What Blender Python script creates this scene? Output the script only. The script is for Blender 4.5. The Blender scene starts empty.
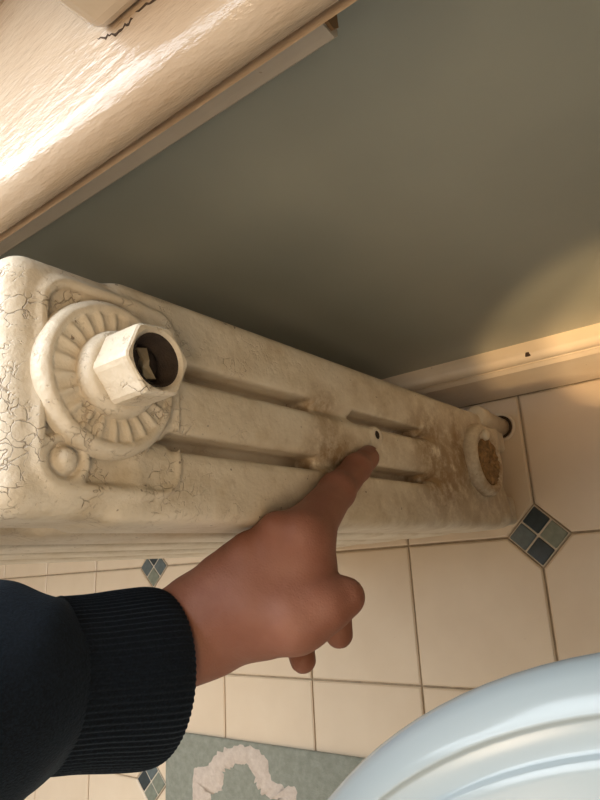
import bpy, bmesh, math, random
import numpy as np
from mathutils import Vector, Matrix

random.seed(7)
rng = np.random.default_rng(7)
scene = bpy.context.scene
col = scene.collection

# ------------------------------------------------------------------ camera
P = 0.14                                   # floor tile pitch in metres
FPX = 635.68                               # focal length in pixels of a 600x800 frame
CAM = np.array([-1.41606879, 0.20547183, 4.4943684]) * P
RC = np.array([[-0.78911091, 0.05084963, -0.61214237],     # image right
               [0.20517252, 0.96115037, -0.18464614],      # image down
               [0.57897168, -0.27130108, -0.76888719]])    # view direction
cam_data = bpy.data.cameras.new('camera')
cam = bpy.data.objects.new('camera', cam_data)
col.objects.link(cam)
cam_data.sensor_fit = 'VERTICAL'
cam_data.sensor_height = 36.0
cam_data.lens = FPX / 800.0 * 36.0
cam_data.clip_start = 0.005
mw = Matrix.Identity(4)
for r in range(3):
    mw[r][0] = RC[0][r]
    mw[r][1] = -RC[1][r]
    mw[r][2] = -RC[2][r]
    mw[r][3] = CAM[r]
cam.matrix_world = mw
scene.camera = cam

# ------------------------------------------------------------------ world, lights, exposure
world = bpy.data.worlds.new('world')
scene.world = world
world.use_nodes = True
bg = world.node_tree.nodes['Background']
bg.inputs[0].default_value = (0.80, 0.90, 1.0, 1)
bg.inputs[1].default_value = 1.0

def light(name, kind, loc, target, energy, color, **kw):
    d = bpy.data.lights.new(name, kind)
    d.energy = energy
    d.color = color
    for k, v in kw.items():
        setattr(d, k, v)
    o = bpy.data.objects.new(name, d)
    col.objects.link(o)
    o.location = loc
    o.rotation_euler = (Vector(target) - Vector(loc)).to_track_quat('-Z', 'Y').to_euler()
    return o

# daylight entering through the window
light('window_daylight', 'AREA', (0.42, -0.31, 1.14), (0.44, 0.6, 0.55), 21, (0.87, 0.945, 1.0),
      shape='RECTANGLE', size=0.90, size_y=1.15)
# added warm fill light below the ceiling, not a known fixture
light('ceiling_fill', 'AREA', (0.55, 0.65, 2.12), (0.55, 0.60, 0.0), 3.5, (1.0, 0.76, 0.52),
      shape='DISK', size=0.35)
# added warm fill from behind the camera, lifts the radiator's end face
light('back_fill', 'AREA', (-0.64, 0.36, 1.15), (0.00, -0.08, 0.35), 4.0, (1.0, 0.72, 0.43),
      shape='DISK', size=0.45)
# two added narrow beams that imitate the warm patch on wall and baseboard
light('patch_spot', 'SPOT', (-0.62, 0.50, 1.22), (-0.098, -0.150, 0.100), 44, (1.0, 0.66, 0.32),
      spot_size=math.radians(7.2), spot_blend=0.12, shadow_soft_size=0.012)
light('patch_spot', 'SPOT', (-0.62, 0.42, 1.22), (-0.150, -0.150, 0.092), 46, (1.0, 0.66, 0.32),
      spot_size=math.radians(7.2), spot_blend=0.12, shadow_soft_size=0.012)

vs = scene.view_settings
vs.view_transform = 'Standard'
vs.look = 'None'
vs.exposure = 0.25
vs.gamma = 1.0
vs.use_curve_mapping = False

# ------------------------------------------------------------------ helpers
def px(u, v, d):
    """point seen at pixel (u, v), d metres in front of the lens plane"""
    q = np.array([(u - 300) / FPX * d, (v - 400) / FPX * d, d])
    return CAM + RC.T @ q

def link(name, me, mat=None, parent=None, smooth=False, loc=None):
    o = bpy.data.objects.new(name, me)
    col.objects.link(o)
    if mat is not None and len(me.materials) == 0:
        me.materials.append(mat)
    if smooth:
        me.polygons.foreach_set('use_smooth', [True] * len(me.polygons))
    if parent is not None:
        o.parent = parent
    if loc is not None:
        o.location = loc
    return o

def empty(name, loc=(0, 0, 0)):
    o = bpy.data.objects.new(name, None)
    o.empty_display_size = 0.05
    col.objects.link(o)
    o.location = loc
    return o

def tag(o, label=None, cat=None, group=None, kind=None):
    if label: o['label'] = label
    if cat: o['category'] = cat
    if group: o['group'] = group
    if kind: o['kind'] = kind
    return o

def bm_mesh(bm, name='mesh'):
    me = bpy.data.meshes.new(name)
    bmesh.ops.recalc_face_normals(bm, faces=bm.faces)
    bm.to_mesh(me)
    bm.free()
    return me

def add_box(bm, x0, x1, y0, y1, z0, z1):
    vs_ = [bm.verts.new(c) for c in ((x0, y0, z0), (x1, y0, z0), (x1, y1, z0), (x0, y1, z0),
                                     (x0, y0, z1), (x1, y0, z1), (x1, y1, z1), (x0, y1, z1))]
    for f in ((0, 3, 2, 1), (4, 5, 6, 7), (0, 1, 5, 4), (1, 2, 6, 5), (2, 3, 7, 6), (3, 0, 4, 7)):
        bm.faces.new([vs_[i] for i in f])
    return vs_

def box_mesh(*boxes, bevel=0.0, seg=2):
    bm = bmesh.new()
    for b in boxes:
        add_box(bm, *b)
    if bevel:
        bmesh.ops.bevel(bm, geom=list(bm.edges), offset=bevel, segments=seg, profile=0.5, affect='EDGES')
    return bm_mesh(bm)

def prism_x(profile, x0, x1, nx=1):
    """closed (y, z) profile extruded along x"""
    bm = bmesh.new()
    rings = []
    for k in range(nx + 1):
        x = x0 + (x1 - x0) * k / nx
        rings.append([bm.verts.new((x, y, z)) for y, z in profile])
    n = len(profile)
    for k in range(nx):
        for i in range(n):
            bm.faces.new((rings[k][i], rings[k][(i + 1) % n], rings[k + 1][(i + 1) % n], rings[k + 1][i]))
    bm.faces.new(rings[0])
    bm.faces.new(rings[-1][::-1])
    return bm_mesh(bm)

def loft(rings, close_ends=(True, True)):
    bm = bmesh.new()
    rv = [[bm.verts.new(tuple(p)) for p in ring] for ring in rings]
    n = len(rings[0])
    for a, b in zip(rv[:-1], rv[1:]):
        for i in range(n):
            bm.faces.new((a[i], a[(i + 1) % n], b[(i + 1) % n], b[i]))
    if close_ends[0]: bm.faces.new(rv[0][::-1])
    if close_ends[1]: bm.faces.new(rv[-1])
    return bm_mesh(bm)

def lathe_x(profile, n=48, close=(True, True)):
    """(x, r) profile turned around the x axis"""
    rings = []
    for x, r in profile:
        rings.append([(x, r * math.cos(2 * math.pi * i / n), r * math.sin(2 * math.pi * i / n)) for i in range(n)])
    return loft(rings, close)

# ---- signed distance modelling, meshed with surface nets
def seg_cone(Pt, a, b, ra, rb):
    a = np.asarray(a, np.float32); b = np.asarray(b, np.float32)
    ba = b - a
    t = np.clip(((Pt - a) @ ba) / float(ba @ ba), 0, 1)
    d = Pt - a - t[:, None] * ba
    return np.sqrt((d * d).sum(1)) - (ra + (rb - ra) * t)

def ball(Pt, c, r):
    d = Pt - np.asarray(c, np.float32)
    return np.sqrt((d * d).sum(1)) - r

def rbox(Pt, c, h, r):
    q = np.abs(Pt - np.asarray(c, np.float32)) - (np.asarray(h, np.float32) - r)
    return np.sqrt((np.maximum(q, 0) ** 2).sum(1)) + np.minimum(q.max(1), 0) - r

def smin(a, b, k):
    h = np.clip(0.5 + 0.5 * (b - a) / k, 0, 1)
    return b + (a - b) * h - k * h * (1 - h)

def smax(a, b, k):
    return -smin(-a, -b, k)

def surface_nets(fn, lo, hi, h):
    n = [int(math.ceil((hi[i] - lo[i]) / h)) + 1 for i in range(3)]
    ax = [np.float32(lo[i]) + np.arange(n[i], dtype=np.float32) * np.float32(h) for i in range(3)]
    V = np.empty(n, np.float32)
    Y, Z = np.meshgrid(ax[1], ax[2], indexing='ij')
    step = max(1, 400000 // (n[1] * n[2]))
    for i0 in range(0, n[0], step):
        xs = ax[0][i0:i0 + step]
        m = len(xs)
        pts = np.empty((m, n[1], n[2], 3), np.float32)
        pts[..., 0] = xs[:, None, None]
        pts[..., 1] = Y
        pts[..., 2] = Z
        V[i0:i0 + m] = fn(pts.reshape(-1, 3)).reshape(m, n[1], n[2])
    S = V < 0
    c = np.zeros([k - 1 for k in n], np.int8)
    offs = [(i, j, k) for i in (0, 1) for j in (0, 1) for k in (0, 1)]
    for o in offs:
        c += S[o[0]:n[0] - 1 + o[0], o[1]:n[1] - 1 + o[1], o[2]:n[2] - 1 + o[2]]
    act = (c > 0) & (c < 8)
    idx = np.argwhere(act)
    vid = np.full(act.shape, -1, np.int64)
    vid[act] = np.arange(len(idx))
    corner = np.stack([V[idx[:, 0] + o[0], idx[:, 1] + o[1], idx[:, 2] + o[2]] for o in offs], 1)
    acc = np.zeros((len(idx), 3)); cnt = np.zeros(len(idx))
    for a in range(8):
        for b in range(a + 1, 8):
            oa, ob = np.array(offs[a]), np.array(offs[b])
            if np.abs(oa - ob).sum() != 1: continue
            va, vb = corner[:, a], corner[:, b]
            cr = (va < 0) != (vb < 0)
            t = np.where(cr, va / np.where(cr, va - vb, 1), 0)
            acc += np.where(cr[:, None], oa + t[:, None] * (ob - oa), 0)
            cnt += cr
    verts = (idx + acc / cnt[:, None]) * h + np.asarray(lo)
    quads = []
    for axis in range(3):
        o1, o2 = [a for a in range(3) if a != axis]
        if axis == 1: o1, o2 = o2, o1
        sl0 = [slice(None)] * 3; sl1 = [slice(None)] * 3
        sl0[axis] = slice(0, n[axis] - 1); sl1[axis] = slice(1, n[axis])
        s0, s1 = S[tuple(sl0)], S[tuple(sl1)]
        e = np.argwhere(s0 != s1)
        ok = (e[:, o1] > 0) & (e[:, o2] > 0) & (e[:, o1] < n[o1] - 1) & (e[:, o2] < n[o2] - 1)
        e = e[ok]
        def cell(d1, d2):
            q = e.copy(); q[:, o1] += d1; q[:, o2] += d2
            return vid[q[:, 0], q[:, 1], q[:, 2]]
        f = np.stack([cell(-1, -1), cell(0, -1), cell(0, 0), cell(-1, 0)], 1)
        flip = ~s0[e[:, 0], e[:, 1], e[:, 2]]
        f[flip] = f[flip][:, ::-1]
        quads.append(f)
    return verts, np.concatenate(quads)

def np_mesh(name, verts, quads):
    me = bpy.data.meshes.new(name)
    me.vertices.add(len(verts))
    me.vertices.foreach_set('co', np.asarray(verts, np.float32).ravel())
    me.loops.add(len(quads) * 4)
    me.loops.foreach_set('vertex_index', np.asarray(quads, np.int32).ravel())
    me.polygons.add(len(quads))
    me.polygons.foreach_set('loop_start', np.arange(0, len(quads) * 4, 4, dtype=np.int32))
    me.polygons.foreach_set('use_smooth', np.ones(len(quads), bool))
    me.update(calc_edges=True)
    me.validate()
    return me

# ------------------------------------------------------------------ materials
class NT:
    def __init__(self, name):
        self.m = bpy.data.materials.new(name)
        self.m.use_nodes = True
        self.t = self.m.node_tree
        self.b = self.t.nodes['Principled BSDF']
        self.tc = self.t.nodes.new('ShaderNodeTexCoord')
    def n(self, typ, **kw):
        nd = self.t.nodes.new(typ)
        for k, v in kw.items():
            setattr(nd, k, v)
        return nd
    def l(self, a, b):
        self.t.links.new(a, b)
    def setin(self, sock, v):
        if isinstance(v, bpy.types.NodeSocket): self.l(v, sock)
        else: sock.default_value = v
    def coords(self, scale=(1, 1, 1), rot=(0, 0, 0), kind='Object'):
        mp = self.n('ShaderNodeMapping')
        mp.inputs['Scale'].default_value = scale
        mp.inputs['Rotation'].default_value = rot
        self.l(self.tc.outputs[kind], mp.inputs['Vector'])
        return mp.outputs[0]
    def noise(self, scale, detail=4, rough=0.55, vec=None, dist=0.0):
        nd = self.n('ShaderNodeTexNoise')
        nd.inputs['Scale'].default_value = scale
        nd.inputs['Detail'].default_value = detail
        nd.inputs['Roughness'].default_value = rough
        nd.inputs['Distortion'].default_value = dist
        self.l(vec if vec is not None else self.tc.outputs['Object'], nd.inputs['Vector'])
        return nd.outputs[0]
    def ramp(self, v, lo, hi, a=0.0, b=1.0):
        nd = self.n('ShaderNodeMapRange')
        nd.clamp = True
        nd.inputs['From Min'].default_value = lo; nd.inputs['From Max'].default_value = hi
        nd.inputs['To Min'].default_value = a; nd.inputs['To Max'].default_value = b
        self.l(v, nd.inputs['Value'])
        return nd.outputs[0]
    def math(self, op, a, b=0.0):
        nd = self.n('ShaderNodeMath', operation=op)
        self.setin(nd.inputs[0], a); self.setin(nd.inputs[1], b)
        return nd.outputs[0]
    def mix(self, fac, a, b):
        nd = self.n('ShaderNodeMix', data_type='RGBA')
        self.setin(nd.inputs[0], fac)
        for s, v in ((nd.inputs[6], a), (nd.inputs[7], b)):
            if isinstance(v, bpy.types.NodeSocket): self.l(v, s)
            else: s.default_value = (*v, 1) if len(v) == 3 else v
        return nd.outputs[2]
    def bump(self, h, strength=0.3, dist=0.001, normal=None):
        nd = self.n('ShaderNodeBump')
        nd.inputs['Strength'].default_value = strength
        nd.inputs['Distance'].default_value = dist
        self.l(h, nd.inputs['Height'])
        if normal is not None: self.l(normal, nd.inputs['Normal'])
        return nd.outputs[0]
    def near(self, c, r0, r1, scale=(1, 1, 1)):
        """1 within r0 of point c (object space), 0 beyond r1"""
        mp = self.n('ShaderNodeVectorMath', operation='SUBTRACT')
        self.l(self.tc.outputs['Object'], mp.inputs[0]); mp.inputs[1].default_value = c
        mu = self.n('ShaderNodeVectorMath', operation='MULTIPLY')
        self.l(mp.outputs[0], mu.inputs[0]); mu.inputs[1].default_value = scale
        ln = self.n('ShaderNodeVectorMath', operation='LENGTH')
        self.l(mu.outputs[0], ln.inputs[0])
        return self.ramp(ln.outputs['Value'], r0, r1, 1.0, 0.0)
    def set(self, color=None, rough=None, normal=None, spec=None, metal=None, coat=None, sss=None):
        for k, v in (('Base Color', color), ('Roughness', rough), ('Normal', normal),
                     ('Specular IOR Level', spec), ('Metallic', metal), ('Coat Weight', coat),
                     ('Subsurface Weight', sss)):
            if v is None: continue
            if isinstance(v, tuple) and len(v) == 3: v = (*v, 1)
            self.setin(self.b.inputs[k], v)
        return self.m

def plain(name, color, rough=0.5, var=0.06, scale=40, bump=0.15, metal=0.0):
    t = NT(name)
    nz = t.noise(scale)
    dark = tuple(c * (1 - var) for c in color); lite = tuple(min(1, c * (1 + var)) for c in color)
    return t.set(t.mix(t.ramp(nz, .3, .7), dark, lite), rough, t.bump(t.noise(scale * 6), bump, .0005), metal=metal)

# old cream radiator paint: crazed, chipped, grimy, rust at the slot ends
def radiator_material(name, stains=(), crack_low=.12):
    t = NT(name)
    base = t.mix(t.ramp(t.noise(22, 5), .35, .68), (0.70, 0.60, 0.46), (0.83, 0.745, 0.62))
    grime = t.ramp(t.noise(38, 6, .65), .50, .72, 0, .6)
    c = t.mix(grime, base, (0.50, 0.38, 0.23))
    warp = t.noise(90, 3)
    vm = t.n('ShaderNodeVectorMath', operation='MULTIPLY_ADD')
    t.l(t.tc.outputs['Object'], vm.inputs[0]); vm.inputs[1].default_value = (1, 1, 1)
    cm = t.n('ShaderNodeCombineXYZ')
    wm = t.math('MULTIPLY', warp, .016)
    for i in range(3): t.l(wm, cm.inputs[i])
    t.l(cm.outputs[0], vm.inputs[2])
    vor = t.n('ShaderNodeTexVoronoi', feature='DISTANCE_TO_EDGE')
    vor.inputs['Scale'].default_value = 170
    t.l(vm.outputs[0], vor.inputs['Vector'])
    crack = t.ramp(vor.outputs['Distance'], .012, .055, 1, 0)
    cmask = t.ramp(t.noise(55, 5, .7), .50, .60)
    crack = t.math('MULTIPLY', crack, cmask)
    sep = t.n('ShaderNodeSeparateXYZ'); t.l(t.tc.outputs['Object'], sep.inputs[0])
    crack = t.math('MULTIPLY', crack, t.ramp(sep.outputs[2], .37, .49, crack_low, 1.0))
    c = t.mix(t.math('MULTIPLY', crack, .5), c, (0.22, 0.13, 0.07))
    # round chips
    ch = t.ramp(t.noise(210, 2), .72, .75)
    c = t.mix(t.math('MULTIPLY', ch, .8), c, (0.16, 0.10, 0.06))
    rough = 0.42
    ragged = t.ramp(t.noise(95, 6, .7), .32, .56)
    for cpos, r0, r1, sc, amt in stains:
        m = t.math('MULTIPLY', t.near(cpos, r0, r1, sc), ragged)
        c = t.mix(t.math('MULTIPLY', m, amt), c, (0.30, 0.185, 0.085))
    h = t.math('ADD', t.math('MULTIPLY', t.noise(120, 5), .6), t.math('MULTIPLY', t.noise(420, 3), .25))
    h = t.math('SUBTRACT', h, t.math('MULTIPLY', crack, .5))
    h = t.math('ADD', h, t.math('MULTIPLY', t.noise(45, 3), 1.2))
    return t.set(c, rough, t.bump(h, .7, .0018))

M = {}
# stain positions in the section's own frame (x depth, y width, z height)
M['rad_front'] = radiator_material('crazed_cream_radiator_paint', (
    ((-.02, -.0165, .322), .006, .020, (.5, 1, .8), .7), ((-.02, .0165, .312), .010, .028, (.5, 1, .7), .9),
    ((-.02, -.0165, .178), .008, .028, (.5, 1, .6), .85), ((-.02, .0165, .168), .010, .034, (.5, 1, .6), .95),
    ((-.02, .004, .130), .006, .034, (.5, 1, .6), .7), ((-.02, -.014, .128), .010, .030, (.5, .8, 1.8), .95),
    ((-.02, .0, .08), .03, .070, (.5, 1, .8), .45), ((-.02, .03, .03), .0, .030, (.5, 1, 1), .4),
    ((-.02, .0, .20), .04, .130, (.5, .6, .8), .25)))
M['rad'] = radiator_material('cream_radiator_paint')
M['rad_fitting'] = radiator_material('cream_fitting_paint', (), .7)
M['rad_boss'] = radiator_material('grimy_cream_boss_paint', (((0, .006, -.004), .018, .042, (1, 1, 1), .85), ((0, 0, 0), .05, .06, (1, 1, 1), .35)))
M['rust'] = plain('flaking_rust', (0.27, 0.16, 0.07), .9, .5, 160, .9)
M['dark_rust_and_shade'] = plain('dark_rust_and_shade', (0.035, 0.022, 0.015), .8, .4, 200, .8)  # rust in the bore, and painted shade for the tie-rod hole
M['brass'] = plain('dull_brass', (0.45, 0.36, 0.24), .45, .25, 120, .3, .4)

def tile_mat():
    t = NT('peach_cream_floor_tile')
    oi = t.n('ShaderNodeObjectInfo')
    a = t.mix(t.ramp(t.noise(14, 4, vec=t.tc.outputs['Object']), .3, .7), (0.70, 0.560, 0.412), (0.76, 0.624, 0.472))
    c = t.mix(t.ramp(oi.outputs['Random'], 0, 1, 0, .25), a, (0.66, 0.515, 0.375))
    speck = t.ramp(t.noise(190, 2), .745, .77)
    c = t.mix(t.math('MULTIPLY', speck, .35), c, (0.42, 0.31, 0.21))
    return t.set(c, .38, t.bump(t.noise(70, 3), .08, .0008))
M['tile'] = tile_mat()
M['grout'] = plain('brown_grout', (0.40, 0.31, 0.21), .95, .2, 90, .5)
M['inset_grout'] = plain('pale_grout', (0.60, 0.52, 0.42), .95, .1, 90, .5)
M['inset_navy'] = plain('glazed_navy_chip', (0.020, 0.032, 0.038), .3, .3, 150, .2)
M['inset_slate'] = plain('glazed_slate_chip', (0.10, 0.125, 0.13), .35, .2, 150, .2)
M['inset_sage'] = plain('glazed_sage_chip', (0.19, 0.205, 0.16), .4, .2, 150, .2)

def wall_mat():
    t = NT('grey_green_satin_wall_paint')
    c = t.mix(t.ramp(t.noise(7, 4), .3, .7), (0.300, 0.312, 0.270), (0.350, 0.360, 0.310))
    return t.set(c, .30, t.bump(t.noise(160, 4), .10, .0008))
M['wall'] = wall_mat()

def trim_mat(name, a, b, rough, streak=(6, 90, 90), st=.35, di=.0012):
    t = NT(name)
    c = t.mix(t.ramp(t.noise(18, 5), .35, .65), a, b)
    v = t.coords(streak)
    h = t.math('ADD', t.noise(1.0, 4, .6, v), t.math('MULTIPLY', t.noise(2.6, 3, .6, v), .4))
    sp = t.ramp(t.noise(170, 2), .75, .77)
    c = t.mix(t.math('MULTIPLY', sp, .5), c, (0.28, 0.18, 0.10))
    return t.set(c, rough, t.bump(h, st, di))
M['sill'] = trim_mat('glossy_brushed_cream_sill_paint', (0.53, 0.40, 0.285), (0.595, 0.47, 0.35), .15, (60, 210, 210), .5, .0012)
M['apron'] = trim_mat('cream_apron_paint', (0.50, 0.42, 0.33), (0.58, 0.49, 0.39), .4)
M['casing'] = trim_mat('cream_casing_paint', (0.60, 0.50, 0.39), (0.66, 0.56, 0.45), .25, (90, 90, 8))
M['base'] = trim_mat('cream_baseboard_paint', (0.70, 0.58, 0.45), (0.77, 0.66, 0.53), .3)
M['wood'] = plain('bare_wood', (0.25, 0.14, 0.06), .8, .3, 60, .5)
M['crack'] = plain('crack_gap', (0.06, 0.035, 0.02), .95, .3, 100, .2)
M['room'] = plain('cream_room_wall', (0.62, 0.56, 0.48), .7, .03, 6, .1)
M['ceiling'] = plain('off_white_ceiling', (0.72, 0.68, 0.62), .8, .03, 6, .1)

def glass_mat():
    t = NT('window_glass')
    t.t.nodes.remove(t.b)
    out = t.t.nodes['Material Output']
    tr = t.n('ShaderNodeBsdfTransparent'); gl = t.n('ShaderNodeBsdfGlossy'); gl.inputs['Roughness'].default_value = .02
    mx = t.n('ShaderNodeMixShader'); mx.inputs[0].default_value = .06
    t.l(tr.outputs[0], mx.inputs[1]); t.l(gl.outputs[0], mx.inputs[2]); t.l(mx.outputs[0], out.inputs[0])
    return t.m
M['glass'] = glass_mat()

def skin_mat():
    t = NT('skin')
    c = t.mix(t.ramp(t.noise(28, 5), .35, .65), (0.245, 0.092, 0.055), (0.300, 0.126, 0.082))
    c = t.mix(t.ramp(t.noise(70, 3), .58, .72, 0, .35), c, (0.22, 0.073, 0.047))
    v = t.n('ShaderNodeTexVoronoi', feature='DISTANCE_TO_EDGE'); v.inputs['Scale'].default_value = 620
    t.l(t.tc.outputs['Object'], v.inputs['Vector'])
    h = t.math('ADD', t.math('MULTIPLY', v.outputs['Distance'], .5), t.noise(130, 4))
    h = t.math('ADD', h, t.math('MULTIPLY', t.noise(55, 3), 1.5))
    m = t.set(c, .58, t.bump(h, .35, .0010), sss=.12)
    t.b.inputs['Subsurface Radius'].default_value = (1.0, .35, .2)
    t.b.inputs['Subsurface Scale'].default_value = .004
    return m
M['skin'] = skin_mat()
M['nail'] = plain('fingernail', (0.30, 0.13, 0.088), .4, .05, 60, .05)

def knit_mat(name, base, lite):
    t = NT(name)
    fuzz = t.noise(900, 3, .7)
    c = t.mix(t.ramp(fuzz, .4, .75), base, lite)
    m = t.set(c, .95, t.bump(fuzz, .6, .001), spec=.15)
    t.b.inputs['Sheen Weight'].default_value = .12
    t.b.inputs['Sheen Tint'].default_value = (.45, .6, .8, 1)
    return m
M['knit'] = knit_mat('navy_black_jersey', (0.0035, 0.0055, 0.009), (0.010, 0.016, 0.026))
M['toilet'] = NT('white_ceramic').set((0.46, 0.51, 0.53), .15)
M['seat'] = NT('white_glossy_plastic').set((0.40, 0.455, 0.475), .18)

def mat_mat(name, a, b):
    t = NT(name)
    c = t.mix(t.ramp(t.noise(120, 5, .7), .35, .65), a, b)
    return t.set(c, .95, t.bump(t.noise(300, 4, .7), .9, .002), spec=.1)
M['mat'] = mat_mat('sage_bath_mat_pile', (0.245, 0.255, 0.21), (0.32, 0.325, 0.275))
M['motif'] = mat_mat('cream_bath_mat_pile', (0.56, 0.46, 0.39), (0.68, 0.58, 0.50))

# ------------------------------------------------------------------ the room
BY = -0.9955 * P            # face of the baseboard
WY = BY - 0.017             # wall plane
X0, X1, Y1, ZC = -0.70, 1.45, 1.30, 2.25
SZ = 3.78 * P               # top of the window sill
WX0, WX1, WZ1 = -0.345 * P, 0.90, 1.74      # window opening

floor = link('floor', box_mesh((X0, X1, WY - .02, Y1, -.03, -.0032)), M['grout'])
tag(floor, 'peach cream square floor tiles with dark diamond insets', kind='structure')

G = 0.0011                  # half a grout joint
DH = 0.2088 * P             # half diagonal of a diamond inset
def tile_mesh(cut):
    """square tile (centred), corners named by (sx, sy) in cut are clipped for a diamond"""
    h = P / 2 - G
    c = DH + .0012
    pts = []
    for sx, sy in ((-1, -1), (1, -1), (1, 1), (-1, 1)):
        if (sx, sy) in cut:
            a = (sx * (P / 2 - c), sy * h); b = (sx * h, sy * (P / 2 - c))
            pts += [b, a] if sx * sy < 0 else [a, b]
            if sx * sy > 0: pts[-2:] = [b, a] if (sx, sy) == (1, 1) else [a, b]
        else:
            pts.append((sx * h, sy * h))
    # sort around the centre so the outline is simple
    pts.sort(key=lambda q: math.atan2(q[1], q[0]))
    bm = bmesh.new()
    inset = 0.0016
    def ring(k, z):
        return [bm.verts.new((x * k, y * k, z)) for x, y in pts]
    r0 = ring(1, -.006); r1 = ring(1, -.0012); r2 = ring(1 - inset / h, 0)
    n = len(pts)
    for a, b in ((r0, r1), (r1, r2)):
        for i in range(n):
            bm.faces.new((a[i], a[(i + 1) % n], b[(i + 1) % n], b[i]))
    bm.faces.new(r2)
    return bm_mesh(bm, 'tile')
tile_cache = {}
chip_h = DH / math.sqrt(2) / 2 - .0009
chip_me = {}
for k in ('inset_navy', 'inset_slate', 'inset_sage'):
    me = box_mesh((-chip_h, chip_h, -chip_h, chip_h, -.006, .0004), bevel=.0008, seg=1)
    me.materials.append(M[k]); chip_me[k] = me
bed_me = box_mesh((-DH / math.sqrt(2), DH / math.sqrt(2), -DH / math.sqrt(2), DH / math.sqrt(2), -.006, -.0009))
bed_me.materials.append(M['inset_grout'])
chip_pattern = {(0, 0): ('inset_slate', 'inset_navy', 'inset_navy', 'inset_sage'),
                (4, 0): ('inset_slate', 'inset_navy', 'inset_sage', 'inset_slate'),
                (4, 2): ('inset_navy', 'inset_slate', 'inset_sage', 'inset_sage')}
for i in range(-5, 10):
    for j in range(-1, 7):
        cut = tuple((sx, sy) for sx in (-1, 1) for sy in (-1, 1)
                    if (i + (sx + 1) // 2) % 4 == 0 and (j + (sy + 1) // 2) % 2 == 0)
        if cut not in tile_cache:
            tile_cache[cut] = tile_mesh(cut)
            tile_cache[cut].materials.append(M['tile'])
        o = link('tile', tile_cache[cut], None, floor, loc=((i + .5) * P, (j + .5) * P, random.uniform(-.0005, .0003)))
        o.rotation_euler = (random.uniform(-.003, .003), random.uniform(-.003, .003), 0)
kinds = ['inset_navy', 'inset_slate', 'inset_sage']
for i in range(-4, 10, 4):
    for j in range(0, 7, 2):
        b = link('inset_bed', bed_me, None, floor, loc=(i * P, j * P, 0))
        b.rotation_euler.z = math.pi / 4
        pat = chip_pattern.get((i, j)) or [random.choice(kinds) for _ in range(4)]
        q = DH / 2
        # left in the photograph (+x), top (-y), bottom (+y), right (-x)
        for (dx, dy), kd in zip(((q, 0), (0, -q), (0, q), (-q, 0)), pat):
            c = link('inset_chip', chip_me[kd], None, floor, loc=(i * P + dx, j * P + dy, 0))
            c.rotation_euler.z = math.pi / 4

wall = link('wall_right', box_mesh(
    (X0, X1, WY - .14, WY, -.03, SZ - .022),
    (X0, WX0, WY - .14, WY, SZ - .022, ZC), (WX1, X1, WY - .14, WY, SZ - .022, ZC),
    (WX0, WX1, WY - .14, WY, WZ1, ZC)), M['wall'])
tag(wall, 'grey green painted wall below the window', kind='structure')
for nm, b, m in (('wall_back', (X0 - .1, X0, WY - .14, Y1, -.03, ZC), 'room'),
                 ('wall_front', (X1, X1 + .1, WY - .14, Y1, -.03, ZC), 'room'),
                 ('wall_left', (X0 - .1, X1 + .1, Y1, Y1 + .1, -.03, ZC), 'room'),
                 ('ceiling', (X0 - .1, X1 + .1, WY - .14, Y1 + .1, ZC, ZC + .1), 'ceiling')):
    tag(link(nm, box_mesh(b), M[m]), kind='structure')

# baseboard: tall board with a moulded top
bh = 0.735 * P
prof = [(WY, 0.0), (BY, 0.0), (BY, bh - .024), (BY - .0012, bh - .021), (BY - .0024, bh - .0185), (BY - .0026, bh - .0170)]
for a in range(-60, 91, 6):
    r = math.radians(a)
    prof.append((BY - .0075 + .006 * math.cos(r), bh - .0085 + .0085 * math.sin(r)))
prof += [(WY, bh)]
bb = link('baseboard_right', prism_x(prof, X0, X1), M['base'])
tag(bb, 'tall cream baseboard with a moulded top bead', kind='structure')

# old nail hole in the baseboard's bead
def plane_y(u, v_, y):
    d = RC.T @ np.array([(u - 300) / FPX, (v_ - 400) / FPX, 1.0])
    return CAM + d * ((y - CAM[1]) / d[1])
nx_ = plane_y(516, 348, BY - .0042)[0]
nh_me = loft([[(r * math.cos(k * math.pi / 5), y, r * .8 * math.sin(k * math.pi / 5)) for k in range(10)] for r, y in ((.0026, -.003), (.0026, .0001), (.0012, .0004))])
link('nail_hole', nh_me, M['crack'], bb, loc=(nx_, BY - .0046, bh - .0016))

# ------------------------------------------------------------------ window
win = tag(empty('window_1', (0, 0, 0)), 'cream painted window with deep glossy sill', kind='structure')
NY = -0.83 * P              # nosing front
NB = 3.635 * P              # nosing bottom
sx0, sx1 = -1.32 * P, WX1 + .09
prof = [(WY - .085, NB), (NY - .003, NB)]
hh = (SZ - NB)
for a in range(-80, 91, 5):
    r = math.radians(a)
    prof.append((NY - .011 + .011 * math.cos(r), NB + hh / 2 + hh / 2 * math.sin(r)))
prof += [(WY - .085, SZ + .002)]
link('window_sill', prism_x(prof, sx0, sx1, 1), M['sill'], win)
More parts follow.
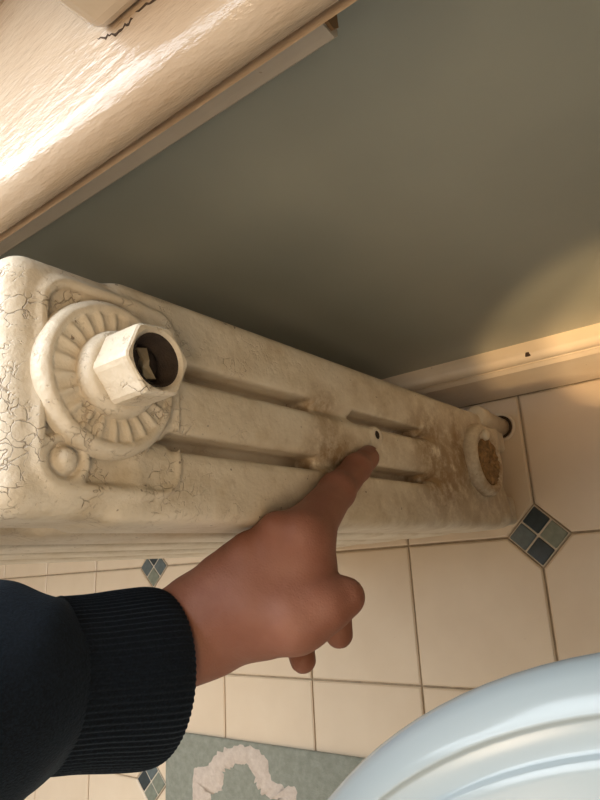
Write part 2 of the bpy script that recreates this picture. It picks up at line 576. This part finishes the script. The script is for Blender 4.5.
# apron moulding under the sill
AY, AB = WY + .017, 3.455 * P
prof = [(WY, AB), (AY - .002, AB), (AY, AB + .002), (AY, AB + .010), (AY - .0008, AB + .012), (AY - .0008, NB), (WY, NB)]
ax0 = -0.80 * P
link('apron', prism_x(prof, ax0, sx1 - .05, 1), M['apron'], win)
bm = bmesh.new()
ring = [(WY + .0005, AB + .002), (AY - .004, AB + .001), (AY - .001, AB + .004), (AY - .002, AB + .009), (AY - .006, AB + .012), (AY - .005, AB + .017), (AY - .009, NB - .002), (WY + .0005, NB - .001)]
f0 = [bm.verts.new((ax0 - .0012, y, z)) for y, z in ring]; f1 = [bm.verts.new((ax0 + .0004, y, z)) for y, z in ring]
for i in range(len(ring)):
    k = (i + 1) % len(ring)
    bm.faces.new((f0[i], f0[k], f1[k], f1[i]))
bm.faces.new(f0); bm.faces.new(f1[::-1])
link('bare_end', bm_mesh(bm), M['wood'], win)
# casings (architraves) standing on the sill
CY = -1.035 * P
for (a, b) in ((WX0 - .075, WX0), (WX1, WX1 + .075)):
    o = link('casing', box_mesh((a, b, WY - .001, CY, SZ, WZ1 + .07), bevel=.007, seg=4), M['casing'], win, smooth=False)
link('head_casing', box_mesh((WX0, WX1, WY - .001, CY, WZ1, WZ1 + .07), bevel=.004), M['casing'], win)
# reveal, sash and panes
rv = []
ry0, ry1 = WY - .14, WY
for b in ((WX0 - .012, WX0, ry0, ry1, SZ, WZ1), (WX1, WX1 + .012, ry0, ry1, SZ, WZ1)):
    link('jamb', box_mesh(b), M['casing'], win)
sy0, sy1 = WY - .085, WY - .055
for b in ((WX0, WX1, sy0, sy1, SZ, SZ + .065), (WX0, WX1, sy0, sy1, WZ1 - .045, WZ1), (WX0, WX1, sy0, sy1, 1.02, 1.05)):
    link('sash_rail', box_mesh(b, bevel=.003), M['casing'], win)
for b in ((WX0, WX0 + .025, sy0, sy1, SZ + .065, WZ1 - .045), (WX1 - .04, WX1, sy0, sy1, SZ + .065, WZ1 - .045)):
    link('sash_stile', box_mesh(b, bevel=.003), M['casing'], win)
for z0, z1 in ((SZ + .065, 1.02), (1.05, WZ1 - .045)):
    link('pane', box_mesh((WX0 + .025, WX1 - .04, sy0 + .012, sy0 + .016, z0, z1)), M['glass'], win)
# cracked paint along the foot of the near casing
def ribbon(pts, wid, z, mat, name):
    bm = bmesh.new()
    top, bot = [], []
    for k, (x, y) in enumerate(pts):
        w = wid * (0.0 if k in (0, len(pts) - 1) else random.uniform(.35, 1.0))
        top.append((x, y + w, z)); bot.append((x, y - w * .2, z))
    v = [bm.verts.new(p) for p in top + bot[::-1]]
    f = bm.faces.new(v)
    r = bmesh.ops.extrude_face_region(bm, geom=[f])
    for g in r['geom']:
        if isinstance(g, bmesh.types.BMVert): g.co.z += .0006
    link(name, bm_mesh(bm), mat, win)
ribbon([(WX0 - .054 + .0017 * k, CY + .0002 + random.uniform(-.0009, .0011)) for k in range(22)], .0011, SZ - .0001, M['crack'], 'paint_crack')
ribbon([(WX0 - .017 + .0010 * k, CY + .0006 - .00045 * max(0, k - 9) + random.uniform(-.0007, .0010)) for k in range(20)], .0010, SZ - .0001, M['crack'], 'paint_crack')

# ------------------------------------------------------------------ radiator
XF = 0.10 * P                       # plane of the end section's face
HD = 0.0245                         # half thickness of a section
PITCH = 0.055
CP, CW = 0.0346, 0.0172             # column pitch and half width
TOP = 3.735 * P
SLOT_UP, SLOT_LO = (0.330, 0.444), (0.190, 0.288)
ZB, ZL = 0.479, 0.084               # centres of the upper and lower bosses

def section_sdf(front):
    def fn(Q):
        x, u, z = Q[:, 0], Q[:, 1], Q[:, 2]
        d = None
        for c in (-CP, 0, CP):
            # columns with flattened faces and sloping shoulders
            w = CW + (.0002 if c == 0 else .0012)
            q = np.stack([np.abs(x) / (HD - .001), np.abs(u - c * 1.03) / w], 1)
            ex = 4.0 if c == 0 else 5.5
            e = ((q ** ex).sum(1)) ** (1 / ex)
            dc = (e - 1) * w
            dc = smax(dc, np.abs(z - .262) - .215, .01)
            d = dc if d is None else smin(d, dc, .0015)
        # through slots between the columns
        top = rbox(Q, (0, 0, .487), (HD, .0525, TOP - .487), .0125)
        k = np.clip((z - .44) / .05, 0, 1)
        top = rbox(Q, (0, 0, (.452 + TOP) / 2), (HD, .0518, (TOP - .452) / 2), .012)
        bot = rbox(Q, (0, 0, .102), (HD - .002, .0520, .080), .014)
        br = rbox(Q, (0, 0, .309), (HD - .007, .046, .021), .008)
        d = smin(d, top, .0025)
        d = smin(d, bot, .0025)
        d = smin(d, br, .006)
        for c in (-CP, CP):            # feet
            ft = rbox(Q, (-.002 if front else 0, c * 1.02, .016), (.019, .014, .016), .006)
            d = smin(d, ft, .012)
        for c in (-CP / 2, CP / 2):    # keep the slots open
            for z0, z1 in (SLOT_UP, SLOT_LO):
                s = np.maximum(np.abs(u - c) - .0042, np.abs(z - (z0 + z1) / 2) - (z1 - z0) / 2)
                s = np.maximum(s, np.abs(x) * -1 + .0055)
                d = smax(d, -s, .0012)
        if front:
            # sunk panel on the face with a raised rim
            xf = x + HD
            qu = np.abs(u) - (.0525 - .011 - .012); qz = np.abs(z - .474) - (TOP - .474 - .015 - .012)
            pr = np.sqrt(np.maximum(qu, 0) ** 2 + np.maximum(qz, 0) ** 2) + np.minimum(np.maximum(qu, qz), 0) - .012
            cut = smax(pr, xf - .0022, .002)
            cut = smax(cut, .457 - z, .022)
            d = smax(d, -cut, .0025)
            rim = np.sqrt(pr ** 2 + (xf + .000) ** 2) - .0022 * np.clip((z - .432) / .045, 0, 1)
            rim = np.maximum(rim, .432 - z)
            d = smin(d, rim, .003)
            # ball ornaments with a crescent
            for su in (1,):
                d = smin(d, ball(Q, (-HD + .001, su * .031, .497), .0050), .0025)
                rr = np.sqrt((np.sqrt((u - su * .031) ** 2 + (z - .497) ** 2) - .0090) ** 2 + (xf - .0005) ** 2) - .0018
                d = smin(d, rr, .002)
            # boss mounds
            d = smin(d, seg_cone(Q, (-HD + .006, 0, ZB), (-HD + .001, 0, ZB), .031, .0285) if False else
                     np.maximum(np.sqrt((u + .004) ** 2 + (z - ZB) ** 2) - .0290 + np.clip(-(xf), 0, 1) * .6, -xf - .004), .004)
            lo = np.maximum(np.sqrt((u + .004) ** 2 + (z - ZL) ** 2) - .029 - xf * .5, -xf - .006)
            d = smin(d, np.maximum(lo, xf - .02), .004)
            # fine ridge running down the middle column
            rg = np.sqrt((u + .0095) ** 2 + (x + HD - .0055) ** 2) - .0026
            rg = np.maximum(rg, np.abs(z - .30) - .16)
            d = smin(d, rg, .003)
            rg = np.sqrt((u - .026) ** 2 + (x + HD - .0048) ** 2) - .0024
            rg = np.maximum(rg, np.abs(z - .30) - .16)
            d = smin(d, rg, .003)
            # tie-rod hole with a low lip
            hz, hu = .262, -.0075
            rh = np.sqrt((u - hu) ** 2 + (z - hz) ** 2)
            lip = np.sqrt((rh - .0042) ** 2 + (x + HD - .0018) ** 2) - .0016
            d = smin(d, lip, .003)
            d = smax(d, -np.maximum(rh - .0026, x + HD - .014), .0006)
        return d
    return fn

rad = tag(empty('radiator', (XF + HD, -0.4330 * P, 0)), 'old cream cast iron column radiator with crazed paint and rust stains, standing against the wall', 'radiator')
rad.rotation_euler = (-0.0235, 0, 0.022)
v, q = surface_nets(section_sdf(True), (-HD - .012, -.062, -.004), (HD + .004, .062, TOP + .006), .00125)
link('end_section', np_mesh('end_section', v, q), M['rad_front'], rad)
v, q = surface_nets(section_sdf(False), (-HD - .004, -.060, -.004), (HD + .004, .060, TOP + .006), .0024)
sec_me = np_mesh('section', v, q)
for k in range(1, 5):
    link('section', sec_me, M['rad'], rad, loc=(PITCH * k, 0, 0))
# hubs joining the sections
hub_me = lathe_x([(-.006, .022), (.006, .022)], 32)
for k in range(4):
    for z in (ZB, ZL):
        link('hub', hub_me, M['rad'], rad, loc=(PITCH * (k + .5), 0, z), smooth=True)

# upper boss: rosette with leaf ribs
def rosette(R0, R1, ribs, hgt):
    n, m = 160, 16
    bm = bmesh.new(); rings = []
    prof_r = [(R1 + .0028, .004), (R1 + .002, -.0008), (R1, -.0032), (R1 - .0015, -.0038), (R1 - .003, -.0028)]
    for k in range(m - 6):
        prof_r.append((R1 - .0035 + (R0 + .0015 - (R1 - .0035)) * k / (m - 7), None))
    prof_r += [(R0, -.0042), (R0 - .001, .0)]
    for r, x in prof_r:
        ring = []
        for i in range(n):
            a = 2 * math.pi * i / n
            if x is None:
                t = (r - R0) / (R1 - R0)
                s = max(0, math.cos(ribs * a)) ** 0.8 * math.sin(math.pi * min(1, max(0, t * 1.05))) ** .7
                xx = -.0018 - hgt * s
            else: xx = x
            ring.append(bm.verts.new((xx, r * math.cos(a), r * math.sin(a))))
        rings.append(ring)
    for a, b in zip(rings[:-1], rings[1:]):
        for i in range(n):
            bm.faces.new((a[i], a[(i + 1) % n], b[(i + 1) % n], b[i]))
    bm.faces.new(rings[-1])
    return bm_mesh(bm)
BU = -.004                          # the boss sits a little towards the wall
ros = link('boss_rosette', rosette(.0165, .0305, 22, .0017), M['rad_fitting'], rad, smooth=True, loc=(-HD - .0035, BU, ZB))
# bushing: collar, hexagon, bore
bush = link('bushing_collar', lathe_x([(.006, .0175), (-.006, .0180), (-.009, .0172), (-.0105, .0150), (-.0105, .010)], 48, (True, True)), M['rad_fitting'], rad, smooth=True, loc=(-HD - .0035, BU, ZB))
def hex_mesh(R, ri, x0, x1, rot):
    n = 48
    def hexr(a, R):
        s = (a - rot) % (math.pi / 3) - math.pi / 6
        return min(R * math.cos(math.pi / 6) / math.cos(s), R * .965)
    rings = []
    for x, kind, r in ((x0, 'h', R * 1.02), (x1 + .0022, 'h', R), (x1 + .0008, 'h', R * .975), (x1, 'h', R * .92), (x1, 'm', .35), (x1 + .0003, 'c', ri + .0012), (x1 + .0018, 'c', ri), (x1 + .014, 'c', ri * .96)):
        ring = []
        for i in range(n):
            a = 2 * math.pi * i / n
            rr = hexr(a, r) if kind == 'h' else (r if kind == 'c' else ri + (R * .93 - ri) * r)
            ring.append((x, rr * math.cos(a), rr * math.sin(a)))
        rings.append(ring)
    return loft(rings, (True, True))
hx = link('hex_bushing', hex_mesh(.0160, .0108, -.009, -.0325, math.radians(24)), M['rad_fitting'], rad, loc=(-HD - .0005, BU, ZB))
for p_ in hx.data.polygons: p_.use_smooth = False
hx['label'] = 'chipped hexagonal bushing'
bore = link('bore_lining', lathe_x([(-.0312, .0108), (-.0308, .0099), (-.0205, .0095), (-.020, .001)], 40, (False, True)), M['dark_rust_and_shade'], rad, smooth=True, loc=(-HD - .0005, BU, ZB))
bore['label'] = 'dark rusty bore'
bm = bmesh.new()
hg = [(-.0030, -.0064), (.0022, -.0060), (.0012, -.0012), (.0014, .0010), (.0030, .0062), (-.0026, .0066), (-.0013, .0012), (-.0015, -.0008)]
h0 = [bm.verts.new((-.0262 + .0009 * (k % 3), y, z)) for k, (y, z) in enumerate(hg)]
h1 = [bm.verts.new((-.020, y, z)) for y, z in hg]
for k in range(8):
    bm.faces.new((h0[k], h0[(k + 1) % 8], h1[(k + 1) % 8], h1[k]))
bm.faces.new((h0[0], h0[1], h0[2], h0[7])); bm.faces.new((h0[2], h0[3], h0[6], h0[7])); bm.faces.new((h0[3], h0[4], h0[5], h0[6]))
vent = link('air_vent_screw', bm_mesh(bm), M['brass'], rad, loc=(-HD - .0005, BU, ZB + .0005))
vent.rotation_euler.x = math.radians(80)
link('vent_collar', lathe_x([(-.0245, .0030), (-.0245, .0062), (-.020, .0066)], 32, (False, True)), M['dark_rust_and_shade'], vent, smooth=True)

# lower boss: plug ring with a rust-eaten middle
LU = -.006
lp = link('lower_plug_ring', lathe_x([(.008, .0330), (-.001, .0325), (-.0040, .0305), (-.0050, .0270), (-.0040, .0240), (-.0015, .0230), (-.002, .001)], 64, (True, True)), M['rad_boss'], rad, smooth=True, loc=(-HD - .004, LU, ZL))
n = 48
bm = bmesh.new(); rings = []
for k, (x, r) in enumerate(((-.0005, .0225), (-.0035, .0210), (-.0050, .0180), (-.0046, .0140), (-.0056, .0095), (-.0050, .0050))):
    rings.append([bm.verts.new((x + random.uniform(-.0012, .0012) * (k > 0), r * math.cos(2 * math.pi * i / n) * random.uniform(.95, 1.03), r * math.sin(2 * math.pi * i / n) * random.uniform(.95, 1.03))) for i in range(n)])
for a, b in zip(rings[:-1], rings[1:]):
    for i in range(n): bm.faces.new((a[i], a[(i + 1) % n], b[(i + 1) % n], b[i]))
bm.faces.new(rings[-1])
rp = link('rusted_plug', bm_mesh(bm), M['rust'], rad, loc=(-HD - .004, LU + .002, ZL - .001))
rp['label'] = 'flaking brown rusted plug'
# small painted bolt heads on the plug ring
for du, dz in ((-.021, .004),):
    link('bolt_head', lathe_x([(.004, .0052), (-.003, .0050), (-.0045, .0036), (-.0050, .0010)], 20), M['rad'], rad, smooth=True, loc=(-HD - .0075, LU + du, ZL + dz))
# dark plug in the tie-rod hole, its colour stands for the shade inside
hole = link('hole_shade_plug', lathe_x([(.006, .0033), (.0002, .0034), (-.0001, .0026), (.0012, .0020), (.0015, .0004)], 20, (False, True)), M['dark_rust_and_shade'], rad, smooth=True, loc=(-.0242, -.0075, .262))

# floor pipe with a collar beside the radiator's foot
fp = hitp = np.array([0.150 * P, -0.785 * P, 0.0])
pipe = tag(empty('radiator_pipe', tuple(fp)), 'short cream painted pipe rising from a dark hole in the floor beside the radiator foot', 'pipe')
def lathe_z(profile, n=40, close=(True, True)):
    return loft([[(r * math.cos(2 * math.pi * i / n), r * math.sin(2 * math.pi * i / n), z) for i in range(n)] for r, z in profile], close)
link('pipe', lathe_z([(.0088, .0006), (.0088, .050), (.0105, .052), (.0105, .066), (.0085, .068)], 36), M['rad'], pipe, smooth=True)
link('floor_hole', lathe_z([(.0118, .0004), (.0118, .0010), (.0085, .0010)], 36), M['crack'], pipe)
link('floor_collar', lathe_z([(.0150, .0003), (.0148, .0016), (.0130, .0024), (.0117, .0014), (.0117, .0003)], 40, (False, False)), M['base'], pipe, smooth=True)

# ------------------------------------------------------------------ bath mat
mx0, mx1, my0, my1 = 0.15 * P, 3.745 * P, 1.52 * P, 5.4 * P
bmat = tag(empty('bath_mat', ((mx0 + mx1) / 2, my0, 0)), 'sage green bath mat with a cream looped motif, on the tiled floor', 'bath mat')
ox = (mx0 + mx1) / 2
link('mat_base', box_mesh((mx0 - ox, mx1 - ox, 0, my1 - my0, .0003, .007), bevel=.003, seg=3), M['mat'], bmat)
def floor_hit(u, v_, z=0.007):
    d = RC.T @ np.array([(u - 300) / FPX, (v_ - 400) / FPX, 1.0])
    return CAM + d * ((z - CAM[2]) / d[2])
outer = [(185, 215), (188, 125), (225, 120), (235, 95), (265, 75), (310, 68), (345, 80), (365, 105), (375, 150), (395, 168), (435, 170), (438, 215)]
inner = [(215, 215), (220, 180), (250, 170), (255, 125), (285, 105), (320, 105), (340, 130), (345, 160), (358, 183), (385, 195), (405, 198), (408, 215)]
def mpt(q):
    w = floor_hit(120 + q[0] / 2.5, 720 + q[1] / 2.5)
    return np.array([w[0] - ox, w[1] - my0])
O = np.array([mpt(q) for q in outer]); I = np.array([mpt(q) for q in inner])
def dens(A, n=60):
    s = np.r_[0, np.cumsum(np.linalg.norm(np.diff(A, axis=0), axis=1))]
    t = np.linspace(0, s[-1], n)
    return np.stack([np.interp(t, s, A[:, k]) for k in (0, 1)], 1)
ym = max(O[:, 1].max(), I[:, 1].max()) + .018
def closed(A):
    A = dens(A) + rng.normal(0, .0012, (60, 2))
    B = A[::-1].copy(); B[:, 1] = 2 * ym - B[:, 1]
    return np.r_[A, B]
CO, CI = closed(O), closed(I)
def motif(dx):
    bm = bmesh.new(); n = len(CO)
    rr = []
    for A, B, t, z in ((CO, CI, -.16, .0066), (CO, CI, -.08, .0080), (CO, CI, .5, .0086), (CO, CI, 1.10, .0080), (CO, CI, 1.2, .0066)):
        rr.append([bm.verts.new((a[0] * (1 - t) + b[0] * t + dx, a[1] * (1 - t) + b[1] * t, z + random.uniform(-.0005, .0005))) for a, b in zip(A, B)])
    for a, b in zip(rr[:-1], rr[1:]):
        for i in range(n): bm.faces.new((a[i], a[(i + 1) % n], b[(i + 1) % n], b[i]))
    return bm_mesh(bm)
link('motif', motif(0), M['motif'], bmat, smooth=True)
link('motif', motif(-.262), M['motif'], bmat, smooth=True)

# ------------------------------------------------------------------ toilet
toi_c = np.array([-0.183, 0.238])
toi = tag(empty('toilet', (toi_c[0], toi_c[1], 0)), 'white toilet with its glossy lid closed, beside the bath mat', 'toilet')
def egg(a, b0, b1, n=120):
    """outline: half width a in y, front length b0 towards +x, back length b1"""
    out = []
    for i in range(n):
        t = 2 * math.pi * i / n
        c, s = math.cos(t), math.sin(t)
        out.append(((b0 if c > 0 else b1) * c, a * s))
    return out
TA, TB0, TB1 = 0.175, 0.205, 0.225
def egg_stack(spec, close=(True, True)):
    rings = []
    for k, z in spec:
        rings.append([(x, y, z) for x, y in egg(TA + k, TB0 + k, TB1 + k)])
    return loft(rings, close)
TZ = 0.405
link('bowl', egg_stack([(-.085, .0), (-.085, .02), (-.092, .06), (-.09, .15), (-.06, .25), (-.025, .32), (-.008, .35), (-.002, TZ - .045), (-.004, TZ - .032), (-.012, TZ - .028)]), M['toilet'], toi, smooth=True)
link('seat', egg_stack([(-.012, TZ - .029), (.000, TZ - .028), (.006, TZ - .0265), (.008, TZ - .0245), (.006, TZ - .0225), (-.012, TZ - .022)]), M['seat'], toi, smooth=True)
lid = link('lid', egg_stack([(-.012, TZ - .0215), (.006, TZ - .0215), (.0095, TZ - .0200), (.0100, TZ - .0170), (.0085, TZ - .0110), (.0045, TZ - .0050), (-.0020, TZ - .0008), (-.0050, TZ + .0006), (-.0056, TZ + .0007),
    (-.0062, TZ + .0003), (-.0068, TZ - .0010), (-.0076, TZ - .0012), (-.0150, TZ - .0004), (-.0160, TZ - .0002), (-.0166, TZ + .0004), (-.0172, TZ + .0024), (-.0178, TZ + .0028), (-.0205, TZ + .0030), (-.0225, TZ + .0031), (-.0300, TZ + .0036), (-.06, TZ + .0055), (-.11, TZ + .008), (-.168, TZ + .009)]), M['seat'], toi, smooth=True)
for sy in (-.07, .07):
    o = link('hinge', lathe_x([(-.02, .010), (-.018, .012), (.018, .012), (.02, .010)], 24), M['seat'], toi, smooth=True, loc=(-TB1 + .002, sy, TZ + .002))
    o.rotation_euler.z = math.pi / 2
link('cistern', box_mesh((-TB1 - .19, -TB1 - .03, -.19, .19, .38, .74), bevel=.02, seg=4), M['toilet'], toi, smooth=False)
link('cistern_lid', box_mesh((-TB1 - .198, -TB1 - .022, -.2, .2, .741, .77), bevel=.01, seg=3), M['toilet'], toi)
link('outlet', box_mesh((-TB1 - .15, -TB1 + .08, -.09, .09, .0, .379), bevel=.03, seg=3), M['toilet'], toi)

# ------------------------------------------------------------------ the pointing person: hand and sleeve
def J(u, v_, d): return px(u, v_, d).astype(np.float32)
tip = J(368, 458, .4075)
bones = [  # a, b, ra, rb, blend
    # wrist and forearm
    (J(110, 670, .308), J(205, 631, .330), .0240, .0222, .010),
    (J(110, 655, .318), J(196, 622, .338), .0220, .0200, .012),
    (J(205, 629, .330), J(250, 600, .325), .0212, .0185, .010),
    # metacarpals: index, middle, ring, little
    (J(225, 625, .325), J(303, 542, .3175), .0180, .0128, .010),
    (J(212, 612, .328), J(276, 540, .3165), .0170, .0115, .010),
    (J(202, 605, .330), J(247, 559, .321), .0160, .0112, .008),
    (J(197, 606, .334), J(221, 583, .333), .0150, .0108, .008),
    # palm filling
    (J(255, 590, .330), J(300, 562, .328), .0220, .0180, .014),
    (J(245, 605, .335), J(285, 600, .340), .0190, .0185, .014),
    # index finger
    (J(304, 535, .3160), J(337, 491, .3615), .0136, .0100, .007),
    (J(337, 491, .3615), J(357, 468, .3905), .0099, .0085, .004),
    (J(357, 468, .3905), tip, .0085, .0074, .003),
    # thumb base (thenar) and thumb
    (J(240, 617, .322), J(295, 618, .308), .0155, .0152, .010),
    (J(265, 608, .320), J(305, 600, .317), .0205, .0165, .014),
    (J(295, 618, .308), J(330, 604, .308), .0148, .0110, .008),
    (J(330, 604, .308), J(345, 597, .310), .0110, .0098, .004),
]
curled = [
    # middle
    (J(276, 540, .318), J(312, 562, .347), .0118, .0100, .006),
    (J(312, 562, .347), J(335, 606, .350), .0100, .0088, .003),
    (J(335, 606, .350), J(339, 634, .345), .0088, .0076, .003),
    # ring
    (J(247, 560, .326), J(280, 596, .362), .0115, .0098, .006),
    (J(280, 596, .362), J(298, 638, .358), .0096, .0086, .003),
    (J(298, 638, .358), J(303, 660, .350), .0086, .0072, .003),
    # little
    (J(221, 585, .335), J(244, 606, .366), .0105, .0088, .006),
    (J(244, 606, .366), J(262, 632, .362), .0086, .0078, .003),
    (J(262, 632, .362), J(270, 640, .354), .0078, .0068, .003),
]
extra = [(J(300, 531, .3085), .0078, .007), (J(275, 527, .3105), .0074, .005), (J(246, 548, .315), .0070, .005), (J(215, 576, .326), .0070, .006), (J(337, 490, .3575), .0083, .006),
         (J(356, 467, .3880), .0075, .004), (J(322, 605, .3055), .0105, .006)]
def hand_sdf(Q):
    d = None
    for a, b, ra, rb, k in bones:
        s = seg_cone(Q, a, b, ra, rb)
        d = s if d is None else smin(d, s, k)
    for c, r, k in extra:
        d = smin(d, ball(Q, c, r), k)
    e = None
    for n_, (a, b, ra, rb, k) in enumerate(curled):
        s = seg_cone(Q, a, b, ra, rb)
        if n_ % 3 == 0:
            if e is not None: d = smin(d, e, .0035)
            e = s
        else: e = smin(e, s, k)
    d = smin(d, e, .0035)
    return d
allp = np.array([p_ for t in bones + curled for p_ in t[:2]])
lo, hi = allp.min(0) - .035, allp.max(0) + .035
v, q = surface_nets(hand_sdf, lo, hi, .0016)
person = tag(empty('person', tuple(J(120, 650, .295))), 'person in a dark knit sleeve pointing an index finger at the radiator', 'person')
off = np.array(person.location)
link('hand', np_mesh('hand', v - off, q), M['skin'], person)['label'] = 'bare hand with index finger extended'

# fingernail of the index finger
d_ax = (tip - J(357, 468, .3905)); d_ax /= np.linalg.norm(d_ax)
up = J(340, 440, .36) - J(360, 470, .395); up -= d_ax * (up @ d_ax); up /= np.linalg.norm(up)
sd = np.cross(d_ax, up)
bm = bmesh.new(); g = []
for a in range(7):
    row = []
    for b in range(7):
        s = (a / 6 - .42) * .0110; w = (b / 6 - .5) * 1.5
        rr = .0079
        tap = 1 - .25 * abs(a / 6 - .4)
        pnt = tip + d_ax * (s - .0030) + up * (rr * math.cos(w * tap) + .0001 - .0010 * max(0, a / 6 - .6)) + sd * rr * math.sin(w * tap) * .95
        row.append(bm.verts.new(tuple(pnt - off)))
    g.append(row)
for a in range(6):
    for b in range(6): bm.faces.new((g[a][b], g[a + 1][b], g[a + 1][b + 1], g[a][b + 1]))
nail = link('fingernail', bm_mesh(bm), M['nail'], person, smooth=True)

# sleeve: ribbed cuff and plain jersey arm
def tube(stations, n, ribs=0, amp=0.0, sub=1):
    cs = np.array([s[0] for s in stations]); rs = np.array([s[1] for s in stations]); rt = np.array([s[2] for s in stations]); fl = np.array([s[3] if len(s) > 3 else 0 for s in stations])
    t0 = np.linspace(0, 1, len(cs)); t1 = np.linspace(0, 1, (len(cs) - 1) * sub + 1)
    def cr(A):
        out = []
        for t in t1:
            i = min(int(t * (len(cs) - 1)), len(cs) - 2); f = t * (len(cs) - 1) - i
            p0, p1, p2, p3 = A[max(i - 1, 0)], A[i], A[i + 1], A[min(i + 2, len(cs) - 1)]
            out.append(.5 * ((2 * p1) + (-p0 + p2) * f + (2 * p0 - 5 * p1 + 4 * p2 - p3) * f * f + (-p0 + 3 * p1 - 3 * p2 + p3) * f ** 3))
        return np.array(out)
    cs, rs, rt = cr(cs), cr(rs), cr(rt)
    rings = []
    for k in range(len(cs)):
        ax = cs[min(k + 1, len(cs) - 1)] - cs[max(k - 1, 0)]
        ax = AXIS if AXIS is not None else ax / np.linalg.norm(ax)
        a1 = RC[1] - ax * (RC[1] @ ax); a1 /= np.linalg.norm(a1)       # image down
        a2 = np.cross(ax, a1)
        ring = []
        for i in range(n):
            a = 2 * math.pi * i / n
            w = 1 + amp * (math.cos(ribs * a) if ribs else 0)
            ring.append(cs[k] + a1 * rs[k] * math.cos(a) * w + a2 * rt[k] * math.sin(a) * w - off)
        rings.append(ring)
    return rings
c0, c1 = px(152, 674, .318), px(-75, 694, .250)
AXIS = (c0 - c1) / np.linalg.norm(c0 - c1)
L = np.linalg.norm(c0 - c1)
def st(s, r, r2, dv=0.0):       # s metres back from the cuff's edge
    return (c0 - AXIS * s + RC[1] * dv, r, r2)
cuff = tube([st(.008, .0345, .033), st(.002, .0375, .036), st(.001, .0405, .039), st(.008, .0415, .040), st(.022, .0400, .039), st(.038, .0378, .037), st(.050, .0368, .036), st(.056, .0362, .035)], 640, 84, .009, 5)
cf = link('cuff', loft(cuff, (False, False)), M['knit'], person, smooth=True)
cf['label'] = 'ribbed cuff'
arm = tube([st(.050, .0355, .035), st(.054, .0372, .037), st(.062, .0410, .040, .001), st(.074, .0448, .043, .003), st(.090, .0460, .044, .005), st(.110, .0470, .046, .008), st(.14, .050, .049, .011), st(.19, .053, .053, .014), st(.24, .055, .055, .018)], 120, 0, 0, 6)
for k, ring in enumerate(arm):
    for i, p_ in enumerate(ring):
        a = 2 * math.pi * i / len(ring)
        w = .0014 * math.sin(a * 3 + k * .22) + .0010 * math.sin(a * 5 - k * .35)
        c = sum(ring) / len(ring) if False else None
        ring[i] = p_ + (p_ - (p_ * 0 + np.mean(ring, axis=0))) * 0 + RC[1] * w * math.cos(a)
link('sleeve', loft(arm, (False, True)), M['knit'], person, smooth=True)['label'] = 'plain dark jersey sleeve'

bpy.context.view_layer.update()
